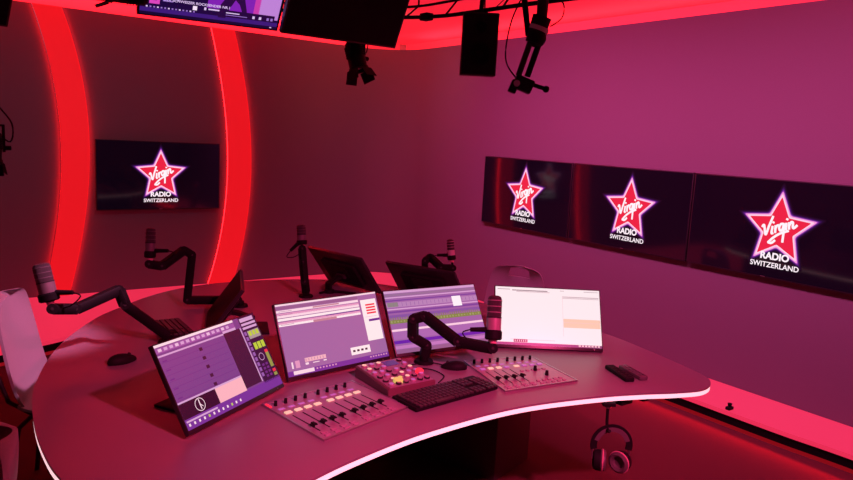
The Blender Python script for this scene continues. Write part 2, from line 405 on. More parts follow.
# ------------------------------------------------------------ monitors
SCR = {}
def rect(b, u0, v0, u1, v1, mt, z, W, H, M):
    P = [(u0, v1), (u1, v1), (u1, v0), (u0, v0)]
    b.poly([((u-.5)*W, (.5-v)*H, z) for u, v in P], mt, M)
C = px
def scr_playout(b, W, H, M):
    r = lambda a, c, d, e, col, z=1: rect(b, a, c, d, e, col, z*.0003, W, H, M)
    pur = C('p1', (124, 64, 134)); lav = C('lav', (214, 160, 208)); dk = C('dk', (66, 22, 56)); mid = C('mid', (112, 44, 128)); wt = C('wt', (250, 215, 228))
    r(0, 0, 1, 1, pur, 0)
    r(0, 0, .76, .03, wt); r(0, .04, .76, .10, C('tb', (158, 84, 160)))
    for i in range(14): r(.02+i*.05, .05, .05+i*.05, .085, lav if i % 3 else C('wt2', (232, 190, 220)), 2)
    r(0, .125, .62, .145, lav); r(.62, .10, .76, .13, lav)
    for i in range(7): r(.01, .21+i*.075, .60, .214+i*.075, mid)
    for i in range(5): r(.02, .19+i*.11, .06, .205+i*.11, mid, 2); r(.35, .19+i*.11, .38, .23+i*.11, dk, 2)
    r(.62, .13, .80, .86, dk); r(.80, .13, .81, .86, lav)
    r(0, .68, .62, .70, lav); r(0, .70, .34, .88, C('dk2', (46, 12, 40))); r(.34, .70, .62, .88, C('rose', (250, 178, 190)))
    r(0, .88, 1, 1, C('tk', (120, 50, 150))); r(.01, .90, .30, .92, lav, 2)
    for i in range(12): r(.02+i*.045, .935, .035+i*.045, .965, wt if i not in (4, 9) else C('grn', (190, 200, 90)), 2)
    # clock
    Mc = M @ T((.17-.5)*W, (.5-.79)*H, .0008)
    n = 24; R = .068*H
    for i in range(n):
        a, c = 2*PI*i/n, 2*PI*(i+1)/n
        b.poly([(R*math.cos(a), R*math.sin(a), 0), (R*math.cos(c), R*math.sin(c), 0), (R*1.12*math.cos(c), R*1.12*math.sin(c), 0), (R*1.12*math.cos(a), R*1.12*math.sin(a), 0)], wt, Mc)
    b.poly([(-.002, -R*.8, 0), (.002, -R*.8, 0), (.002, R*.9, 0), (-.002, R*.9, 0)], wt, Mc)
    b.poly([(-.001, .0, 0), (R*.5, -R*.55, 0), (R*.55, -R*.45, 0), (0, .004, 0)], wt, Mc)
    # meter column
    r(.82, 0, 1, .9, C('dk3', (52, 18, 58)))
    r(.83, .02, .98, .07, lav, 2); r(.83, .09, .99, .12, lav, 2); r(.83, .14, .99, .17, lav, 2)
    r(.86, .20, .99, .31, C('lgr', (170, 150, 150)), 2)
    for i in range(3): r(.87+i*.04, .21, .90+i*.04, .27, C('grn2', (190, 205, 60)), 3)
    for i in range(3): r(.87+i*.043, .37, .905+i*.043, .46, C('grn2', (190, 205, 60)), 2)
    r(.955, .50, .99, .54, C('redp', (240, 50, 70)), 2); r(.955, .54, .99, .74, C('grn3', (150, 150, 70)), 2)
    r(.955, .77, .99, .81, C('redp', (240, 50, 70)), 2); r(.955, .82, .99, .86, C('grn3', (150, 150, 70)), 2)
    Mc = M @ T((.90-.5)*W, (.5-.57)*H, .0009)
    for i in range(n):
        a, c = 2*PI*i/n, 2*PI*(i+1)/n; q = .05*H
        b.poly([(q*.86*math.cos(a), q*.86*math.sin(a), 0), (q*.86*math.cos(c), q*.86*math.sin(c), 0), (q*math.cos(c), q*math.sin(c), 0), (q*math.cos(a), q*math.sin(a), 0)], lav, Mc)
    for i in range(4):
        for j in range(2): r(.87+j*.04, .66+i*.05, .895+j*.04, .69+i*.05, C('mid', (112, 44, 128)), 2)
    for i in range(9): r(.825, .20+i*.07, .85, .25+i*.07, C('mid2', (150, 90, 170)), 2)
def scr_list(b, W, H, M):
    r = lambda a, c, d, e, col, z=1: rect(b, a, c, d, e, col, z*.0003, W, H, M)
    wt = C('wt', (250, 215, 228)); lil = C('lil', (162, 102, 160)); pk = C('pk', (226, 150, 190)); dk = C('tk', (120, 50, 150))
    r(0, 0, 1, 1, lil, 0)
    r(0, 0, 1, .025, wt); r(0, .035, .80, .075, C('gr1', (150, 92, 140)))
    for v, c in ((.085, wt), (.13, pk), (.155, wt), (.20, C('wt3', (255, 232, 236))), (.25, pk), (.275, C('wt3', (255, 232, 236)))): r(0, v, .80, v+.035, c)
    r(.45, .235, .80, .25, C('vio', (96, 40, 140)), 2); r(.32, .28, .55, .315, C('gr2', (196, 130, 150)), 2)
    r(.34, .09, .60, .11, C('gr2', (196, 130, 150)), 2)
    for i in range(5): r(.02, .10+i*.047, .14, .105+i*.047, C('gr1', (150, 92, 140)), 2)
    r(.82, .10, .985, .72, C('wt3', (255, 232, 236)))
    for i in range(4): r(.865, .17+i*.042, .965, .195+i*.042, C('redp', (240, 50, 70)), 2)
    r(.87, .40, .985, .435, C('vio', (96, 40, 140)), 2); r(.84, .36, .97, .365, pk, 2)
    r(.62, .77, .82, .88, C('wt3', (255, 232, 236)))
    for i in range(4): r(.64+i*.042, .81, .665+i*.042, .84, C('dk', (66, 22, 56)), 2)
    r(.045, .81, .06, .90, wt); r(.08, .80, .12, .90, pk); r(.17, .785, .37, .84, C('rosel', (240, 176, 190)))
    for i in range(7): r(.178+i*.027, .795, .182+i*.027, .83, lil, 2)
    r(.17, .85, .20, .88, wt); r(.24, .86, .30, .872, wt); r(.34, .855, .37, .872, wt)
    r(0, .93, 1, 1, dk); r(.05, .935, .24, .985, wt, 2)
    for i in range(7): r(.26+i*.03, .945, .275+i*.03, .965, pk, 2)
    for i in range(7): r(.80+i*.028, .945, .815+i*.028, .965, pk, 2)
def scr_timeline(b, W, H, M):
    r = lambda a, c, d, e, col, z=1: rect(b, a, c, d, e, col, z*.0003, W, H, M)
    lil = C('lil2', (158, 98, 164)); lav = C('lav', (214, 160, 208)); vio = C('vio', (96, 40, 140)); gr = C('olive', (132, 122, 84)); v2 = C('v2', (120, 66, 152))
    r(0, 0, 1, 1, lil, 0)
    r(0, 0, 1, .04, lav); r(0, .05, 1, .09, C('gry', (150, 110, 150))); r(0, .10, 1, .12, lav)
    r(0, .15, 1, .17, v2); r(0, .19, 1, .27, C('lil3', (182, 130, 182)))
    for i in range(22): r(.03+i*.044, .20, .033+i*.044, .26, v2, 2)
    r(.01, .19, .12, .26, C('grg', (140, 130, 130)), 2)
    r(0, .29, 1, .31, lav); r(0, .33, 1, .36, v2)
    r(0, .39, 1, .44, C('v4', (132, 84, 160)))
    random.seed(3)
    for i in range(40): h = random.uniform(.01, .03); r(.01+i*.0245, .45-h, .02+i*.0245, .45+h, gr, 2)
    r(0, .47, 1, .53, C('olive2', (128, 132, 70)))
    for i in range(30): h = random.uniform(.004, .018); r(.01+i*.033, .50-h, .025+i*.033, .50+h, C('oliv3', (160, 156, 110)), 2)
    r(0, .62, 1, .655, C('pkl', (250, 205, 226))); r(0, .66, 1, .78, C('lil4', (170, 104, 176)))
    r(0, .80, 1, .85, C('vi3', (104, 34, 168))); r(0, .88, 1, .93, C('lil5', (196, 120, 190))); r(0, .94, 1, 1, C('gr1', (150, 92, 140)))
    r(.71, .17, .81, .34, C('wt4', (255, 240, 248)), 3)
def scr_white(b, W, H, M):
    r = lambda a, c, d, e, col, z=1: rect(b, a, c, d, e, col, z*.0003, W, H, M)
    ln = C('line', (196, 170, 178)); pkl = C('pline', (244, 200, 206))
    r(0, 0, 1, 1, C('sheet', (252, 234, 238)), 0)
    r(.02, .035, .14, .05, ln); r(.16, .045, .50, .062, C('line2', (150, 124, 134))); r(.20, .07, .52, .08, ln)
    r(.62, .03, .66, .04, ln); r(.85, .03, .99, .04, ln)
    r(.64, .13, .99, .145, ln); r(.64, .155, .99, .165, ln); r(.64, .13, .643, .82, pkl)
    r(.645, .52, .995, .67, C('peach', (246, 200, 176))); r(.645, .58, .995, .585, pkl, 2)
    r(.14, .90, .56, .91, pkl)
    r(0, .955, 1, 1, C('dkp', (120, 60, 110))); r(.17, .90, .30, .95, C('dk', (66, 22, 56)), 2)
    for i in range(6): r(.18+i*.02, .91, .188+i*.02, .94, pkl, 3)
    for i in range(7): r(.78+i*.03, .96, .80+i*.03, .985, pkl, 2)
def monitor(label, x, y, z, yaw, tilt, w, h, screen=None, foot=.16, feet='plate', group=None):
    """x,y,z = centre of the panel front; the root stands on the desk behind it"""
    R = RZ(yaw) @ RX(-tilt)
    fr = Matrix.Translation((x, y, z)) @ R
    hinge = fr @ Vector((0, .05, -.02))
    base = Vector((x, y, 0)) + RZ(yaw) @ Vector((0, foot, 0)); base.z = ZD
    root = thing('computer_monitor', label, 'monitor', base, yaw, group)
    inv = (Matrix.Translation(base) @ RZ(yaw)).inverted()
    P = inv @ fr
    b = MB(); b.box((0, .011, 0), (w, .018, h), m_bezel, P, bev=.0025); b.box((0, .030, -.01), (w*.62, .026, h*.6), m_black, P, bev=.012)
    for i in range(7): b.box((0, .0435, .05-i*.012), (w*.3, .002, .004), m_dark, P)
    b.build('housing', root)
    b = MB(); Ms = P @ T(0, .0015, .005) @ RX(PI/2); W, H = w-.008, h-.018
    if screen: screen(b, W, H, Ms)
    else: b.poly([(-W/2, -H/2, 0), (W/2, -H/2, 0), (W/2, H/2, 0), (-W/2, H/2, 0)], m_off, Ms)
    b.build('screen', root, fixn=False, smooth=0)
    b = MB(); b.cyl((w*.42, .002, -h/2+.006), (w*.42, .0008, -h/2+.006), .002, m_metal, M=P, seg=10); b.build('power_light', root)
    b = MB(); hl = inv @ hinge
    if feet == 'plate':
        b.box((0, 0, .005), (.20, .15, .010), m_black, bev=.004)
    else:
        for s in (-1, 1): b.cyl((0, 0, .012), (s*.13, -.10, .008), .009, m_black, .006, seg=12)
        b.cyl((0, 0, 0), (0, 0, .02), .03, m_black)
        b.cyl((0, 0, .012), (0, .07, .008), .009, m_black, .006, seg=12)
    b.build('foot', root)
    b = MB(); b.sweep([(0, .0, .008), (0, .005, hl.z*.6), (0, hl.y*.6, hl.z*.9), tuple(hl)], [(-.022, -.009), (.022, -.009), (.022, .009), (-.022, .009)], m_black, up=(0, 1, 0)); b.build('stand_column', root)
    b = MB(); b.cyl(hl+Vector((-.035, 0, 0)), hl+Vector((.035, 0, 0)), .014, m_dark); b.build('tilt_hinge', root)
    return root
monitor('leftmost desk screen, purple playlist with round clock and green level meters', .785, 2.197, .899, .535, .527, .49, .298, scr_playout, foot=.14)
monitor('lilac desk screen with a red list block, second from the left', 1.31, 2.398, .900, .102, .434, .49, .298, scr_list, foot=.14)
monitor('desk screen showing striped purple audio timeline, behind the front microphone', 1.835, 2.412, .898, -.072, .547, .49, .298, scr_timeline, foot=.14)
monitor('bright white desk screen with an orange block, rightmost of the four lit ones', 2.345, 2.225, .889, -.606, .521, .505, .298, scr_white, foot=.14)
monitor('dark guest monitor seen almost edge-on, behind the leftmost lit screen', 1.10, 3.12, .885, -1.92, .62, .46, .28, None, foot=.14)
monitor('dark guest monitor turned away, its tall back beside the upright microphone', 2.04, 3.635, .888, 1.775, .65, .49, .28, None, foot=.12, feet='legs')
monitor('dark guest monitor turned away, behind the striped timeline screen', 2.365, 3.235, .868, 1.965, .70, .47, .255, None, foot=.10, feet='legs')

# ------------------------------------------------------------ microphones on arms
def microphone(label, base, arm, mic0, mic1, cable_dir, body=m_mic, rad=.026, clamp_h=.03, group='studio microphones on boom arms'):
    base = Vector(base)
    root = thing('boom_microphone', label, 'microphone', base, 0, group)
    L = lambda p: Vector(p)-base
    b = MB(); b.cyl((0, 0, 0), (0, 0, .012), .042, m_black2, .038); b.cyl((0, 0, .012), (0, 0, clamp_h), .02, m_black2); b.build('clamp_base', root)
    pts = [Vector((0, 0, clamp_h))] + [L(p) for p in arm]
    for p, q in zip(pts, pts[1:]):
        if (q-p).length < .03: continue
        b = MB(); t = (q-p).normalized()
        pr = [(x*1.35, y*1.35) for x, y in [(-.011, -.015), (.011, -.015), (.015, -.009), (.015, .009), (.011, .015), (-.011, .015), (-.015, .009), (-.015, -.009)]]
        b.sweep([p, q], pr, m_black2); b.build('arm_segment', root)
    for p in pts[1:]:
        sd = (p+base-CAM).normalized()
        b = MB(); b.cyl(p-sd*.020, p+sd*.020, .0205, m_black2); b.cyl(p-sd*.0205, p-sd*.023, .006, m_dark); b.build('joint', root)
    a, c = L(mic0), L(mic1); ax = (c-a).normalized(); ln = (c-a).length
    Mm = T(*a) @ ax.to_track_quat('Z', 'Y').to_matrix().to_4x4()
    b = MB(); b.cyl(pts[-1], a, .007, m_black2, seg=12); b.lathe([(.009, -.012), (.014, -.010), (.014, .004), (.010, .006)], m_padring, Mm); b.build('swivel_mount', root)
    b = MB(); r = rad
    b.lathe([(r*.45, 0), (r*.8, .006), (r*.9, .015), (r, ln*.22), (r, ln*.52)], body, Mm)
    b.lathe([(r*1.02, ln*.50), (r*1.02, ln*.53)], m_dark, Mm)
    b.build('body', root)
    b = MB(); b.lathe([(r*.96, ln*.53), (r*.98, ln*.60), (r*.98, ln*.90), (r*.85, ln*.97), (r*.5, ln)], m_micd, Mm)
    for k in range(3): b.lathe([(r*1.0, ln*(.62+k*.13)), (r*1.03, ln*(.63+k*.13)), (r*1.0, ln*(.64+k*.13))], body, Mm)
    b.build('grille', root)
    b = MB(); b.lathe([(r*.95, ln*.02), (r*1.16, ln*.05), (r*1.16, ln*.20), (r*1.02, ln*.24)], m_black2, Mm)
    b.build('shock_mount', root)
    cdv = Vector(cable_dir).normalized()
    p0 = a+ax*ln*.25+cdv*r; p1 = p0+cdv*.065
    b = MB(); b.cyl(p0, p1, .011, m_black2, .009, seg=12); b.build('plug', root)
    b = MB(); e = pts[-1]+(pts[-2]-pts[-1])*.25
    b.tube(smoothpts([p1, p1+cdv*.03+Vector((0, 0, -.015)), (p1+e)/2+cdv*.02+Vector((0, 0, -.02)), e], 6), .0028, m_black2, seg=6); b.build('cable', root)
    return root
CL = (rr*1.0)
microphone('microphone on a black zigzag arm at the left end, before the curved light column', (.828, 3.03, ZD), [(.659, 3.056, .93), (.64, 3.075, .993), (.466, 3.021, .941), (.376, 2.986, .959)], (.371, 2.995, .985), (.345, 3.027, 1.135), rr, rad=.033)
microphone('microphone on a black arm below the lone back wall television', (1.336, 3.51, ZD), [(1.32, 3.495, .79), (1.077, 3.583, .793), (1.10, 3.576, 1.032), (1.058, 3.572, 1.061), (.932, 3.511, .997), (.874, 3.528, 1.008)], (.881, 3.534, 1.035), (.891, 3.554, 1.184), rr, rad=.024)
microphone('upright black microphone with its arm seen end-on, beside the tilted dark monitor', (1.752, 3.57, ZD), [(1.735, 3.555, .845), (1.734, 3.583, .954), (1.735, 3.60, 1.03)], (1.735, 3.604, 1.05), (1.733, 3.62, 1.165), -rr+Vector((0, 0, -1)), rad=.026)
microphone('microphone with a pale lilac grille farthest back, above the dark guest monitor', (2.53, 3.40, ZD), [(2.475, 3.41, .86), (2.455, 3.386, .950), (2.482, 3.373, .975), (2.502, 3.282, .925), (2.559, 3.238, .925)], (2.559, 3.254, .970), (2.555, 3.278, 1.095), -rr, body=m_paper, rad=.022)
microphone('large front microphone between the striped screen and the white screen', (1.686, 2.295, ZD), [(1.694, 2.291, .827), (1.633, 2.31, .865), (1.631, 2.313, .943), (1.668, 2.28, .96), (1.735, 2.135, .880), (1.828, 2.023, .870)], (1.830, 2.027, .900), (1.860, 2.067, 1.076), -rr, body=m_micl, rad=.030)

# ------------------------------------------------------------ mixer panels, button box, keyboards
def frame4(c0, c1, c3, z):           # origin at c0, x towards c1, y towards c3
    c0, c1, c3 = [Vector((*c, z)) for c in (c0, c1, c3)]
    x = (c1-c0); y = (c3-c0)
    return c0, x, y
def mixer(label, TL, TR, BR, BL, kind):
    cen = [(TL[i]+TR[i]+BR[i]+BL[i])/4 for i in (0, 1)]
    root = thing('fader_panel', label, 'mixing console', (cen[0], cen[1], ZD), 0)
    def pt(u, v, z=0):
        x = (TL[0]*(1-u)+TR[0]*u)*(1-v)+(BL[0]*(1-u)+BR[0]*u)*v - cen[0]
        y = (TL[1]*(1-u)+TR[1]*u)*(1-v)+(BL[1]*(1-u)+BR[1]*u)*v - cen[1]
        return Vector((x, y, z))
    def patch(b, u0, v0, u1, v1, z0, z1, m):
        P = [pt(u0, v1, 0), pt(u1, v1, 0), pt(u1, v0, 0), pt(u0, v0, 0)]
        b.prism([(p.x, p.y) for p in P], z0, z1, m)
    b = MB(); patch(b, 0, 0, 1, 1, 0, .006, m_panel); b.build('faceplate', root)
    b = MB()
    patch(b, -.012, -.012, 1.012, 0, 0, .008, m_metal); patch(b, -.012, 1, 1.012, 1.012, 0, .008, m_metal)
    patch(b, -.012, 0, 0, 1, 0, .008, m_metal); patch(b, 1, 0, 1.012, 1, 0, .008, m_metal); b.build('rim', root)
    zz = .006
    if kind == 8:
        us = [.07+i*.105 for i in range(4)]+[.53+i*.105 for i in range(4)]
        cap_v = [.74, .74, .74, .74, .74, .74, .74, .74]
    else:
        us = [.08+i*.115 for i in range(8)]; us = us[:4]+[u+.03 for u in us[4:]]
        cap_v = [.70]*4
    b = MB()
    for i, u in enumerate(us[:len(cap_v)]): patch(b, u-.006, .40, u+.006, .84, zz, zz+.0006, m_black)
    b.build('fader_slots', root)
    for i, u in enumerate(us):
        p = pt(u, .10, zz); b = MB(); b.cyl(p, p+Vector((0, 0, .017)), .0065, m_black, .0055, seg=14); b.build('rotary_knob', root)
    for i, v in enumerate(cap_v):
        p = pt(us[i], v, zz); b = MB(); b.box(p+Vector((0, 0, .010)), (.022, .016, .004), m_black, bev=.0015); b.box(p+Vector((0, 0, .004)), (.006, .008, .009), m_black)
        b.box(p+Vector((0, 0, .013)), (.012, .022, .004), m_black, bev=.0015); b.build('fader_cap', root)
    for i, u in enumerate(us):
        b = MB(); patch(b, u-.032, .30, u+.032, .345, zz, zz+.004, m_lit if (kind == 8 or i in (1, 2, 4)) else m_litp)
        b.build('lit_button', root, label='glowing pale button')
    def sb(u0, v0, u1, v1, h_, m_):
        b = MB(); patch(b, u0, v0, u1, v1, zz, zz+h_, m_); b.build('small_button', root)
    for i, u in enumerate(us):
        if kind == 8 or i < 4:
            sb(u-.028, .88, u+.028, .915, .003, m_button); sb(u-.028, .94, u+.028, .965, .003, m_button)
        sb(u-.03, .19, u+.03, .225, .0015, m_litp)
    if kind != 8:
        for i in range(5):
            for v0, v1 in ((.48, .52), (.84, .88), (.93, .96)): sb(.52+i*.08, v0, .56+i*.08, v1, .003, m_button)
    if kind != 8:
        for u, v in ((.72, .52), (.76, .72)):
            p = pt(u, v, zz); b = MB(); b.cyl(p, p+Vector((0, 0, .020)), .008, m_black, .006, seg=14); b.build('rotary_knob', root)
    else:
        b = MB(); patch(b, .0, .03, .02, .12, zz, zz+.004, m_litr); b.build('red_light', root, label='small glowing red light')
mixer('mixer fader panel in front of the two left lit screens', (.912, 2.167), (1.295, 2.222), (1.347, 1.913), (.967, 1.818), 8)
mixer('mixer panel in front of the white screen, with two extra knobs', (1.845, 2.215), (2.155, 2.129), (2.107, 1.818), (1.766, 1.866), 4)

bx = thing('button_box', 'low wedge box of round lit buttons beside the keyboard', 'control panel', (1.446, 2.155, ZD), .02)
b = MB(); Mx = Matrix.Identity(4)
S = [(-.110, -.122), (.105, -.126), (.108, .128), (-.106, .124)]
vs0 = [b.bm.verts.new((x, y, 0)) for x, y in S]; vs1 = [b.bm.verts.new((x, y, z)) for (x, y), z in zip(S, (.030, .030, .046, .046))]
b.bm.faces.new(vs0[::-1]); b.bm.faces.new(vs1)
for i in range(4): b.bm.faces.new((vs0[i], vs0[(i+1) % 4], vs1[(i+1) % 4], vs1[i]))
m_boxc = mat('button_box_case', (.16, .09, .10), .45)
b.mi(m_boxc); bmesh.ops.bevel(b.bm, geom=list(b.bm.edges), offset=.003, segments=2, affect='EDGES'); b.build('case', bx)
Mt = T(0, 0, .0385) @ RX(math.atan2(.016, .25))
b = MB(); b.box((0, 0, .0005), (.198, .236, .002), m_panel, Mt); b.box((.035, .085, .002), (.06, .045, .002), px('lcd', (92, 40, 110)), Mt); b.build('top_plate', bx)
lit = {(0, 5): m_lit, (0, 4): m_lit, (2, 5): m_lit, (4, 5): 0, (1, 1): m_lit, (2, 1): m_litg, (3, 2): m_lit, (3, 1): m_lit, (4, 4): m_litp, (5, 3): m_lit, (4, 2): m_litp, (5, 2): m_litp, (1, 3): m_litp, (6, 2): m_lit}
for i in range(6):
    for j in range(6):
        X, Y = -.082+i*.033, -.098+j*.0385
        if .0 < X < .075 and Y > .055: continue
        mm = lit.get((i, j)) or (m_litp if (i+j) % 3 == 0 else m_button)
        b = MB(); b.lathe([(.0115, .001), (.0115, .006), (.009, .008)], m_button if mm is not m_button else m_dark, Mt @ T(X, Y, 0), seg=16); b.lathe([(.0085, .0075), (.0085, .0092)], mm, Mt @ T(X, Y, 0), seg=16); b.build('round_button', bx)
b = MB(); b.lathe([(.016, .001), (.016, .012), (.013, .015)], m_litr, Mt @ T(.088, -.040, 0)); b.build('red_button', bx, label='large glowing red button')
b = MB(); b.lathe([(.019, .001), (.019, .012), (.015, .014)], m_litg, Mt @ T(-.040, -.080, 0)); b.build('jog_knob', bx, label='yellow-green lit knob')

def keyboard(label, cx, cy, rz, w=.435, d=.155):
    root = thing('keyboard', label, 'keyboard', (cx, cy, ZD), rz)
    b = MB(); b.box((0, 0, .009), (w, d, .016), m_black, bev=.004); b.build('case', root)
    b = MB(); mains = int(w*.66/.0188)
    x0 = -w/2+.012
    for r in range(6):
        y = d/2-.018-r*.0235
        k = 0
        for c in range(mains):
            if r == 5 and 3 < c < 9: continue
            b.box((x0+.009+c*.0190, y, .0195), (.0160, .0190, .007), m_key, bev=.0015, seg=1)
        if r == 5: b.box((x0+.009+6*.0190, y, .0195), (.09, .019, .007), m_key, bev=.0015, seg=1)
        for c in range(3): 
            if r not in (3,): b.box((x0+mains*.0190+.016+c*.0185, y, .0195), (.0155, .0190, .007), m_key, bev=.0015, seg=1)
        for c in range(3):
            xx = x0+mains*.0190+.080+c*.0185
            if xx < w/2-.012 and r: b.box((xx, y, .0195), (.0155, .0190, .007), m_key, bev=.0015, seg=1)
    b.build('keys', root)
    b = MB()
    for s in (-1, 1): b.box((s*w*.4, d/2-.02, .0005), (.03, .008, .002), m_dark)
    b.build('rubber_feet', root)
    return root
keyboard('black keyboard at the front of the desk between the mixer panels', 1.545, 1.950, .088, .41, .140)
keyboard('black keyboard in the shadow behind the leftmost lit screen', .90, 3.20, -1.92+.32, .30, .13)
def mouse(label, cx, cy, rz, s=1.0):
    root = thing('computer_mouse', label, 'mouse', (cx, cy, ZD), rz)
    b = MB(); g = bmesh.ops.create_uvsphere(b.bm, u_segments=24, v_segments=16, radius=1)['verts']
    for v in g:
        x, y, z = v.co; zz = max(z, -.25)
        v.co = (x*.030*s*(1-.12*abs(y)), y*.055*s, (zz+.25)*.026*s*(1-.25*y))
    b._fin(g, m_black, None); b.build('body', root)
    b = MB(); b.cyl((-.003, .028*s, .026*s), (.003, .028*s, .026*s), .006, m_dark, seg=14); b.build('scroll_wheel', root)
    return root
mouse('black mouse between the keyboard and the right mixer panel', 1.755, 2.175, .9)
mouse('black mouse lying on the bare left side of the desk', .600, 2.845, -1.25, 1.1)
b = MB(); b.tube(smoothpts([(1.735, 2.225, ZD+.004), (1.70, 2.28, ZD+.003), (1.62, 2.29, ZD+.003)], 6)+[], .0022, m_black2, seg=6)
tag(b.build('mouse_cable'), 'thin black cable running from the mouse to the front microphone base', 'cable')
b = MB(); b.tube(smoothpts([(1.565, 2.20, ZD+.003), (1.60, 2.235, ZD+.003), (1.655, 2.205, ZD+.003), (1.66, 2.12, ZD+.003), (1.61, 2.075, ZD+.003), (1.59, 2.062, ZD+.003)], 6), .0022, m_black2, seg=6)
tag(b.build('keyboard_cable'), 'black cable looping beside the red button of the lit button box', 'cable')

def remote(label, a, c, w, m):
    a, c = Vector((*a, ZD)), Vector((*c, ZD)); d = c-a; ln = d.length; cen = (a+c)/2
    root = thing('remote_control', label, 'remote control', cen, math.atan2(d.y, d.x)-PI/2)
    b = MB(); b.box((0, 0, .009), (w, ln, .018), m, bev=.006, seg=3); b.build('case', root)
    for i in range(5):
        for j in (-1, 1):
            b = MB(); b.cyl((j*w*.22, ln*.36-i*ln*.15, .017), (j*w*.22, ln*.36-i*ln*.15, .0195), .0045, m_dark, seg=12); b.build('button', root)
remote('black remote control at the right of the desk, left one of two', (2.365, 1.865), (2.305, 1.705), .042, m_black)
remote('black remote control with a pinkish sheen, right one of two', (2.420, 1.838), (2.375, 1.690), .040, mat('remote_grey_gloss', (.10, .09, .10), .25))

# ------------------------------------------------------------ headphones under the desk
hk = thing('headphone_hook', 'black clamp hook under the right side of the desk edge', 'hook', (2.122, 1.660, ZD-.031), YAW*-1)
b = MB(); b.box((0, 0, -.008), (.05, .04, .016), m_black, bev=.003); b.build('clamp', hk)
b = MB(); b.tube(smoothpts([(0, 0, -.015), (0, 0, -.055), (0, -.01, -.100), (0, -.040, -.106), (0, -.052, -.100)], 5), .006, m_black2, up=(1, 0, 0)); b.build('hook_arm', hk)
b = MB(); b.cyl((.0, 0, -.016), (0, 0, -.026), .012, m_metal, seg=16); b.build('thumb_screw', hk)
hp = thing('headphones', 'large black headphones with rosy ear pads hanging under the desk', 'headphones', (2.128, 1.632, ZD-.134), -.60)
hp.scale = (.9, .9, .9)
b = MB()
hb = [(.078*math.cos(a), 0, -.075+.078*math.sin(a)*1.02) for a in [(-.25+i*(PI+.5)/28) for i in range(29)]]
b.sweep(hb, [(-.014, -.004), (.014, -.004), (.014, .004), (-.014, .004)], m_black, up=(0, 1, 0)); b.build('headband', hp)
b = MB(); hb2 = [(p[0]*.90, 0, -.075+(p[2]+.075)*.90) for p in hb[4:-4]]
b.sweep(hb2, [(-.010, -.005), (.010, -.005), (.010, .005), (-.010, .005)], m_pad, up=(0, 1, 0)); b.build('headband_pad', hp)
for s in (-1, 1):
    Mc = T(s*.045, -.004*s, -.148) @ RZ(s*.5+.25) @ RY(s*PI/2) 
    b = MB(); b.lathe([(.025, .030), (.041, .024), (.046, .008), (.046, -.004)], m_black, Mc); b.build('ear_cup', hp)
    b = MB(); b.lathe([(.044, -.004), (.047, -.010), (.045, -.022), (.036, -.027), (.026, -.022), (.024, -.008)], m_pad, Mc)
    b.build('ear_pad', hp)
    b = MB(); b.tube([tuple((Mc @ Vector((.046*math.cos(a), .046*math.sin(a), -.012)))) for a in [2*PI*i/32 for i in range(32)]], .0035, m_padring, seg=8, closed=True, up=(0, 0, 1)); b.build('pad_rim', hp, label='rosy rim of the ear pad')
    b = MB(); b.tube([(s*.078, 0, -.085), (s*.082, 0, -.11), (s*.078, 0, -.14)], .004, m_metal, up=(0, 1, 0)); b.build('yoke', hp)

# ------------------------------------------------------------ chairs
def chair(label, x, y, rz, hole=False):
    root = thing('shell_chair', label, 'chair', (x, y, 0), rz)
    b = MB()
    # shell: continuous seat and back, side profile swept (front towards -y)
    prof = [(-.21, .435, .40), (-.16, .455, .43), (-.05, .448, .45), (.08, .445, .45), (.16, .47, .45), (.20, .53, .45), (.225, .62, .445), (.245, .72, .435), (.262, .81, .41), (.27, .87, .36), (.273, .90, .27), (.274, .912, .12)]
    prof = [tuple(p) for p in smoothpts(prof, 3)]
    nx = 14; th = .012
    def grid(off):
        G = []
        for k, (yy, zz, ww) in enumerate(prof):
            row = []
            for i in range(nx+1):
                t = (i/nx-.5)*2; curve = .045*t*t if k > 12 else .02*t*t
                if k > 12: row.append(b.bm.verts.new((t*ww/2, yy-curve+off, zz)))
                else: row.append(b.bm.verts.new((t*ww/2, yy, zz+curve-off)))
            G.append(row)
        return G
    A, B = grid(0), grid(th)
    n = len(prof)
    def is_hole(k, i): return hole and n-9 <= k < n-5 and 4 <= i < nx-4
    for k in range(n-1):
        for i in range(nx):
            if is_hole(k, i): continue
            b.bm.faces.new((A[k][i], A[k][i+1], A[k+1][i+1], A[k+1][i])); b.bm.faces.new((B[k][i], B[k+1][i], B[k+1][i+1], B[k][i+1]))
            for (dk, di, e) in ((-1, 0, 0), (1, 0, 1), (0, -1, 2), (0, 1, 3)):
                kk, ii = k+dk, i+di
                if not (0 <= kk < n-1 and 0 <= ii < nx) or is_hole(kk, ii):
                    P = {0: ((k, i), (k, i+1)), 1: ((k+1, i), (k+1, i+1)), 2: ((k, i), (k+1, i)), 3: ((k, i+1), (k+1, i+1))}[e]
                    b.bm.faces.new((A[P[0][0]][P[0][1]], A[P[1][0]][P[1][1]], B[P[1][0]][P[1][1]], B[P[0][0]][P[0][1]]))
    b.mi(m_chair); b.build('seat_shell', root, smooth=60)
    b = MB(); b.sweep([(-.16, .0, .425), (.16, 0, .425)], [(-.13, -.01), (.13, -.01), (.13, .01), (-.13, .01)], m_chaird); b.build('under_frame', root)
    for sx in (-1, 1):
        for sy in (-1, 1):
            b = MB(); b.tube([(sx*.15, sy*.12, .425), (sx*.19, sy*.17, .38), (sx*.23, sy*.22, .0)], .011, m_chaird); b.build('leg', root)
    for sx in (-1, 1): b = MB(); b.tube([(sx*.17, .10, .42), (sx*.20, .20, .50), (sx*.212, .255, .68)], .009, m_chaird); b.build('back_brace', root)
    return root
chair('grey shell chair at the left end of the desk, lit pink on its backrest', .495, 3.35, 1.20).scale = (1.0, 1.0, 1.03)
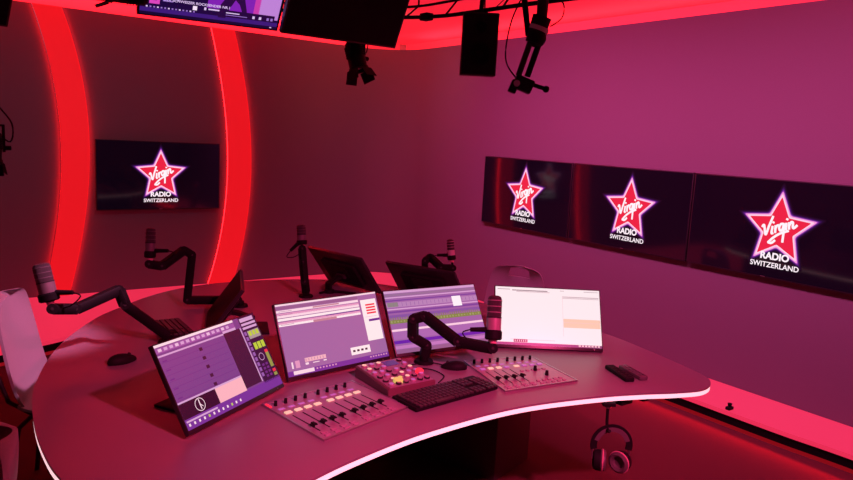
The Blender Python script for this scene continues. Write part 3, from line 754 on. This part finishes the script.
chair('grey chair with a handle slot in its back, behind the white screen', 3.02, 3.28, -1.15, True).scale = (.95, .95, .95)
chair('chair cut off by the bottom left corner of the photo', -.125, 1.93, -1.50)

# ------------------------------------------------------------ hanging screens
def hanging(label, x, y, z, yaw, tilt, w, h, content):
    base = Vector((x, y, ZC)); root = thing('hanging_monitor', label, 'monitor', base, yaw)
    P = T(0, 0, z-ZC) @ RX(-tilt)
    b = MB(); b.box((0, .020, 0), (w, .036, h), m_bezel, P, bev=.004); b.box((0, .048, 0), (w*.5, .022, h*.5), m_black, P, bev=.006); b.build('housing', root)
    b = MB(); Ms = P @ T(0, .0012, 0) @ RX(PI/2); W, H = w-.022, h-.022
    if content: content(b, W, H, Ms)
    else: b.poly([(-W/2, -H/2, 0), (W/2, -H/2, 0), (W/2, H/2, 0), (-W/2, H/2, 0)], m_off, Ms)
    b.build('screen', root, fixn=False, smooth=0)
    hp_ = P @ Vector((0, .06, .03))
    b = MB(); b.cyl((0, hp_.y+.02, -.012), (0, hp_.y+.02, hp_.z), .018, m_black2); b.cyl((0, hp_.y+.02, -.012), (0, hp_.y+.02, 0), .06, m_black2); b.build('ceiling_pole', root)
    b = MB(); b.box(hp_+Vector((0, .01, 0)), (.08, .05, .08), m_black2, bev=.005); b.build('tilt_bracket', root)
def scr_video(b, W, H, M):
    r = lambda a, c, d, e, col, z=1: rect(b, a, c, d, e, col, z*.0003, W, H, M)
    nv = C('nv', (26, 8, 62)); vi = C('vid', (128, 34, 178)); wt = C('wtv', (220, 190, 240)); lv = C('lvd', (150, 110, 200))
    r(0, 0, 1, 1, nv, 0)
    r(.46, .0, .995, .80, vi); r(.84, 0, .995, .86, C('vlight', (190, 130, 214)), 2); r(.80, 0, .845, .82, C('vpk', (200, 60, 170)), 2)
    r(.0, .0, .30, .58, C('vdk', (60, 24, 120)))
    b.poly([((u-.5)*W, (.5-v)*H, .0009) for u, v in [(.545, .92), (.60, .92), (.62, .78), (.655, .64), (.69, .70), (.72, .82), (.735, .90), (.765, .90), (.75, .78), (.72, .60), (.70, .40), (.62, .40), (.59, .60), (.55, .74)]], C('vsil', (40, 10, 66)), M)
    b.poly([((u-.5)*W, (.5-v)*H, .0009) for u, v in [(.62, .42), (.60, .22), (.64, .10), (.70, .10), (.74, .22), (.71, .42)]], C('vsil', (40, 10, 66)), M)
    r(.0, .80, 1, .93, nv, 2) if False else None
    r(.0, .90, 1, .96, C('vbar', (60, 26, 120)), 2); r(.0, .96, 1, 1, C('vbar2', (22, 8, 50)), 3)
    r(.53, .80, .97, .90, C('nv2', (34, 8, 60)), 3)
    b.text('DER SCHWEIZER ROCKSENDER NR.1', wt, M @ T((.39-.5)*W, (.5-.765)*H, .0014), .0285*W, .0004)
    r(.06, .70, .13, .84, C('vpink', (220, 70, 190)), 4); r(.08, .74, .11, .79, C('vsil', (40, 10, 66)), 5)
    r(.15, .73, .26, .755, wt, 4); r(.15, .775, .22, .79, lv, 4)
    for i in range(14): r(.04+i*.025, .875, .052+i*.025, .895, wt if i % 3 == 0 else lv, 4)
    r(.36, .80, .39, .86, C('wtb', (245, 225, 250)), 4) ; r(.47, .81, .55, .83, wt, 5); r(.44, .80, .455, .84, wt, 5)
    r(.60, .83, .70, .845, wt, 5); r(.60, .865, .76, .875, lv, 5)
    for i, u in enumerate((.80, .85, .91, .94)): r(u, .84, u+.018, .88, wt if i < 2 else lv, 5)
    r(.945, .97, .96, .985, wt, 6)
hanging('large hanging screen at the top showing a purple web video page', 1.231, 3.618, 2.391, -.121, -.701, .72, .42, scr_video)
hanging('switched-off black hanging screen to the right of the purple web page screen', 1.950, 3.515, 2.402, -.010, -.479, .73, .43, None)

hanging('corner of a dark hanging monitor at the top left edge of the photo', .06, 4.18, 2.335, .25, -.55, .72, .42, None)

# ------------------------------------------------------------ ceiling rail, speaker, spotlights
rl = thing('ceiling_rail', 'curved black lighting rail hung below the red ceiling', 'rail', (2.42, 2.9, ZC))
R0 = Vector((2.42, 2.9, ZC))
path = smoothpts([(1.75, 4.22, 2.43), (2.092, 4.032, 2.43), (2.35, 3.66, 2.405), (2.40, 3.30, 2.38), (2.41, 3.02, 2.372), (2.43, 2.857, 2.374), (2.46, 2.684, 2.378), (2.519, 2.46, 2.385), (2.56, 2.1, 2.385), (2.5, 1.2, 2.385), (2.2, .5, 2.385)], 6)
b = MB(); b.tube([Vector(p)-R0 for p in path], .011, m_black2); b.build('lower_tube', rl)
path2 = [Vector((p.x+.16, p.y+.10, 2.50)) for p in path]
b = MB(); b.tube([p-R0 for p in path2], .008, m_black2); b.build('upper_tube', rl)
for i in (4, 13, 19, 32, 45, 56):
    p = Vector(path[i])-R0; q = path2[i]-R0
    b = MB(); b.tube([p, q, Vector((q.x, q.y, 0))], .006, m_black2, up=(0, 1, 0)); b.build('hanger_rod', rl)
for i in (6, 30):
    p = Vector(path[i])-R0; q = path2[min(i+2, 60)]-R0
    b = MB(); b.cyl(p, q, .0025, m_black2, seg=8); b.build('lattice_brace', rl)
b = MB(); p = Vector(path[16])-R0; b.box(p, (.05, .07, .04), m_black2, bev=.004); b.build('coupler', rl)

sp = thing('hanging_speaker', 'black box loudspeaker hanging from the ceiling rail', 'speaker', (2.347, 2.856, 2.187), -.64)
Ps = RX(.06)
b = MB(); b.box((0, .095, 0), (.185, .19, .315), m_dark, Ps, bev=.006); b.build('cabinet', sp)
b = MB(); b.box((0, -.001, 0), (.172, .006, .30), m_black, Ps, bev=.002); b.build('front_baffle', sp)
for r_, zz in ((.062, -.05), (.030, .085)):
    b = MB(); Ml = Ps @ T(0, -.004, zz) @ RX(PI/2); b.lathe([(r_, 0), (r_, .004), (r_*.88, .004), (r_*.8, 0), (r_*.3, -.0005), (r_*.25, .004), (r_*.05, .006)], m_black2, Ml); b.build('driver_cone', sp)
b = MB(); b.cyl((0, .08, .15), (.01, .07, .46), .012, m_black2); b.cyl((.01, .07, .46), (.01, .07, .613), .009, m_black2); b.box((0, .08, .16), (.07, .07, .02), m_black2, bev=.004); b.build('hanging_bracket', sp)
b = MB(); b.tube(smoothpts([(0, .19, .05), (.03, .25, .12), (.02, .16, .30), (.02, .085, .50), (.02, .075, .612)], 5), .004, m_black2, seg=6); b.build('cable', sp)

def spotlight(label, x, y, ztop, zlamp, rz, tilt, s=1.0, drop=True, zc=ZC):
    root = thing('stage_spotlight', label, 'spotlight', (x, y, zc), rz)
    z = zlamp-zc
    b = MB(); b.cyl((0, 0, 0), (0, 0, z+.12*s), .008, m_black2); b.cyl((0, 0, -.01), (0, 0, 0), .03, m_black2); b.build('drop_rod', root)
    b = MB()
    for sx in (-1, 1): b.box((sx*.055*s, 0, z+.045*s), (.006, .022, .13*s), m_black2)
    b.box((0, 0, z+.11*s), (.116*s, .022, .008), m_black2); b.build('yoke', root)
    Ml = T(0, 0, z) @ RX(tilt)
    b = MB(); b.lathe([(.030*s, .085*s), (.042*s, .070*s), (.045*s, .0), (.045*s, -.055*s), (.050*s, -.06*s), (.050*s, -.072*s), (.034*s, -.072*s), (.034*s, -.05*s)], m_black, Ml)
    for k in range(5): b.lathe([(.045*s, .012*k*s), (.050*s, .012*k*s+.002), (.045*s, .012*k*s+.004)], m_black2, Ml)
    b.build('lamp_housing', root)
    b = MB(); b.lathe([(.033*s, -.050*s), (.02*s, -.060*s), (.004, -.064*s)], m_metal, Ml); b.build('lens', root)
    for k in range(4):
        a = k*PI/2; Mk = Ml @ RZ(a) @ T(.048*s, 0, -.072*s) @ RY(-.45 if k % 2 else -.25)
        b = MB(); b.box((0, 0, -.028*s), (.003, .075*s, .056*s), m_black2, Mk); b.build('barn_door', root)
    b = MB(); b.tube(smoothpts([(.02*s, 0, z+.08*s), (.09*s, .02, z+.03*s), (.10*s, .02, z+.12*s), (.03*s, .01, z+.22*s), (.01, 0, z+.30*s)], 5), .0035, m_black2, seg=6); b.build('cable', root)
    b = MB(); b.cyl((.056*s, 0, z), (.085*s, 0, z), .011*s, m_black2, seg=12); b.build('tilt_knob', root)
    return root
spotlight('spotlight with barn doors hanging just below the switched-off black screen', 2.136, 3.763, ZC, 2.155, .3, -.35, 1.2)
spotlight('spotlight cut off by the top edge, left of the purple web page screen', .775, 3.48, ZC, 2.275, 1.3, 1.6, 1.05)
spotlight('spotlight peeking in at the left edge of the photo, level with the lone television', .235, 3.60, ZC, 1.555, .2, .2, .9)
# long-bodied fixture on the right
fx = thing('camera_arm_light', 'long black light on a thick pole, right of the hanging speaker', 'spotlight', (2.20, 2.25, ZC))
q = lambda x, y, z: Vector((x-2.20, y-2.25, z-ZC))
b = MB(); b.cyl(q(2.20, 2.25, ZC), q(2.195, 2.262, 2.215), .024, m_dark); b.cyl(q(2.20, 2.25, ZC), q(2.20, 2.25, ZC-.012), .05, m_black2); b.build('thick_pole', fx)
b = MB(); b.cyl(q(2.197, 2.26, 2.24), q(2.178, 2.285, 2.13), .042, m_black, .036); b.ball(q(2.19, 2.275, 2.15), .04, m_black); b.build('swivel_head', fx)
b = MB(); b.cyl(q(2.193, 2.268, 2.198), q(2.189, 2.272, 2.180), .0435, m_paper); b.build('collar', fx, label='pale collar ring')
b = MB(); b.cyl(q(2.125, 2.31, ZC), q(2.127, 2.313, 2.34), .009, m_black2); b.cyl(q(2.127, 2.313, 2.34), q(2.165, 2.305, 2.16), .013, m_black2); b.build('side_rod', fx)
for d in (-.020, .020):
    b = MB(); o = Vector((rr.x, rr.y, 0))*d
    b.cyl(q(2.182, 2.28, 2.13)+o, q(2.145, 2.30, 1.985)+o, .013, m_dark if d < 0 else m_black2); b.build('lamp_bar', fx)
ctr = q(2.148, 2.297, 1.950)
Mf = T(*ctr) @ RZ(-.65) @ RY(.35)
b = MB(); b.box((0, 0, 0), (.085, .06, .06), m_black, Mf, bev=.008); b.box((-.035, 0, -.025), (.035, .05, .055), m_black2, Mf, bev=.005); b.build('lamp_head', fx)
b = MB(); b.cyl(Mf @ Vector((-.03, -.032, -.01)), Mf @ Vector((-.03, -.040, -.01)), .014, m_metal); b.build('lens', fx)
b = MB(); b.cyl(Mf @ Vector((.04, 0, .015)), Mf @ Vector((.10, 0, .02)), .009, m_black2); b.ball(Mf @ Vector((.10, 0, .02)), .015, m_black2); b.build('adjusting_handle', fx)
b = MB(); b.tube(smoothpts([q(2.127, 2.313, 2.33), q(2.09, 2.335, 2.22), q(2.075, 2.345, 2.10), q(2.085, 2.34, 2.03), ctr+Vector((-.02, .02, .02))], 6), .0035, m_black2, seg=6)
b.tube(smoothpts([q(2.22, 2.235, 2.32), q(2.262, 2.205, 2.30), q(2.262, 2.205, 2.24), q(2.225, 2.235, 2.20)], 6), .003, m_black2, seg=6); b.build('cable', fx)

# ------------------------------------------------------------ small things
cl = thing('black_clip', 'tiny black clip sitting on the red-lit ledge right of the desk', 'clip', (4.02, 2.22, .112))
b = MB(); b.box((0, 0, .010), (.05, .03, .02), m_black, bev=.005); b.build('body', cl)
b = MB(); b.cyl((0, 0, .02), (0, 0, .040), .010, m_black2, .014); b.build('knob', cl)

# ------------------------------------------------------------ sub-parts and groups
SUB = {'power_light': 'housing', 'maker_badge': 'bezel_frame', 'light_strip': 'tabletop', 'junction_box': 'tabletop', 'cable_tray': 'tabletop', 'grille': 'body', 'tilt_hinge': 'stand_column',
       'small_button': 'faceplate', 'lit_button': 'faceplate', 'rotary_knob': 'faceplate', 'fader_slots': 'faceplate', 'red_light': 'faceplate', 'round_button': 'top_plate', 'red_button': 'top_plate',
       'jog_knob': 'top_plate', 'keys': 'case', 'scroll_wheel': 'body', 'button': 'case', 'barn_door': 'lamp_housing', 'lens': 'lamp_housing', 'tilt_knob': 'lamp_housing', 'driver_cone': 'front_baffle',
       'thumb_screw': 'clamp', 'knob': 'body', 'led_edge': 'diffuser', 'edge_profile': 'diffuser', 'headband_pad': 'headband', 'adjusting_handle': 'lamp_head', 'collar': 'thick_pole'}
for o in [o for o in bpy.data.objects if o.parent is None and o.type == 'EMPTY']:
    kids = list(o.children); by = {k.name.split('.')[0]: k for k in kids}
    for k in kids:
        p = SUB.get(k.name.split('.')[0])
        if p == 'lamp_housing' and p not in by: p = 'lamp_head'
        if p and p in by: k.parent = by[p]
    for q, base in (('ear_pad', 'ear_cup'), ('pad_rim', 'ear_pad')):
        A = [k for k in kids if k.name.split('.')[0] == q]; B = [k for k in kids if k.name.split('.')[0] == base]
        for a, c in zip(A, B):
            a.parent = c if q == 'ear_pad' else c.parent if c.parent != o else c
GRP = {'wall_television': 'televisions on the walls', 'shell_chair': 'chairs around the desk', 'stage_spotlight': 'small spotlights with barn doors', 'keyboard': 'black keyboards', 'computer_mouse': 'black mice',
       'remote_control': 'remote controls on the desk', 'fader_panel': 'fader panels in the desk', 'curved_light_column': 'curved red light columns', 'hanging_monitor': 'monitors hanging from the ceiling'}
for o in bpy.data.objects:
    n = o.name.split('.')[0]
    if o.parent is None and n in GRP: o['group'] = GRP[n]
    if o.parent is None and n == 'computer_monitor': o['group'] = 'dark guest monitors' if 'guest' in o['label'] else 'lit desk screens'
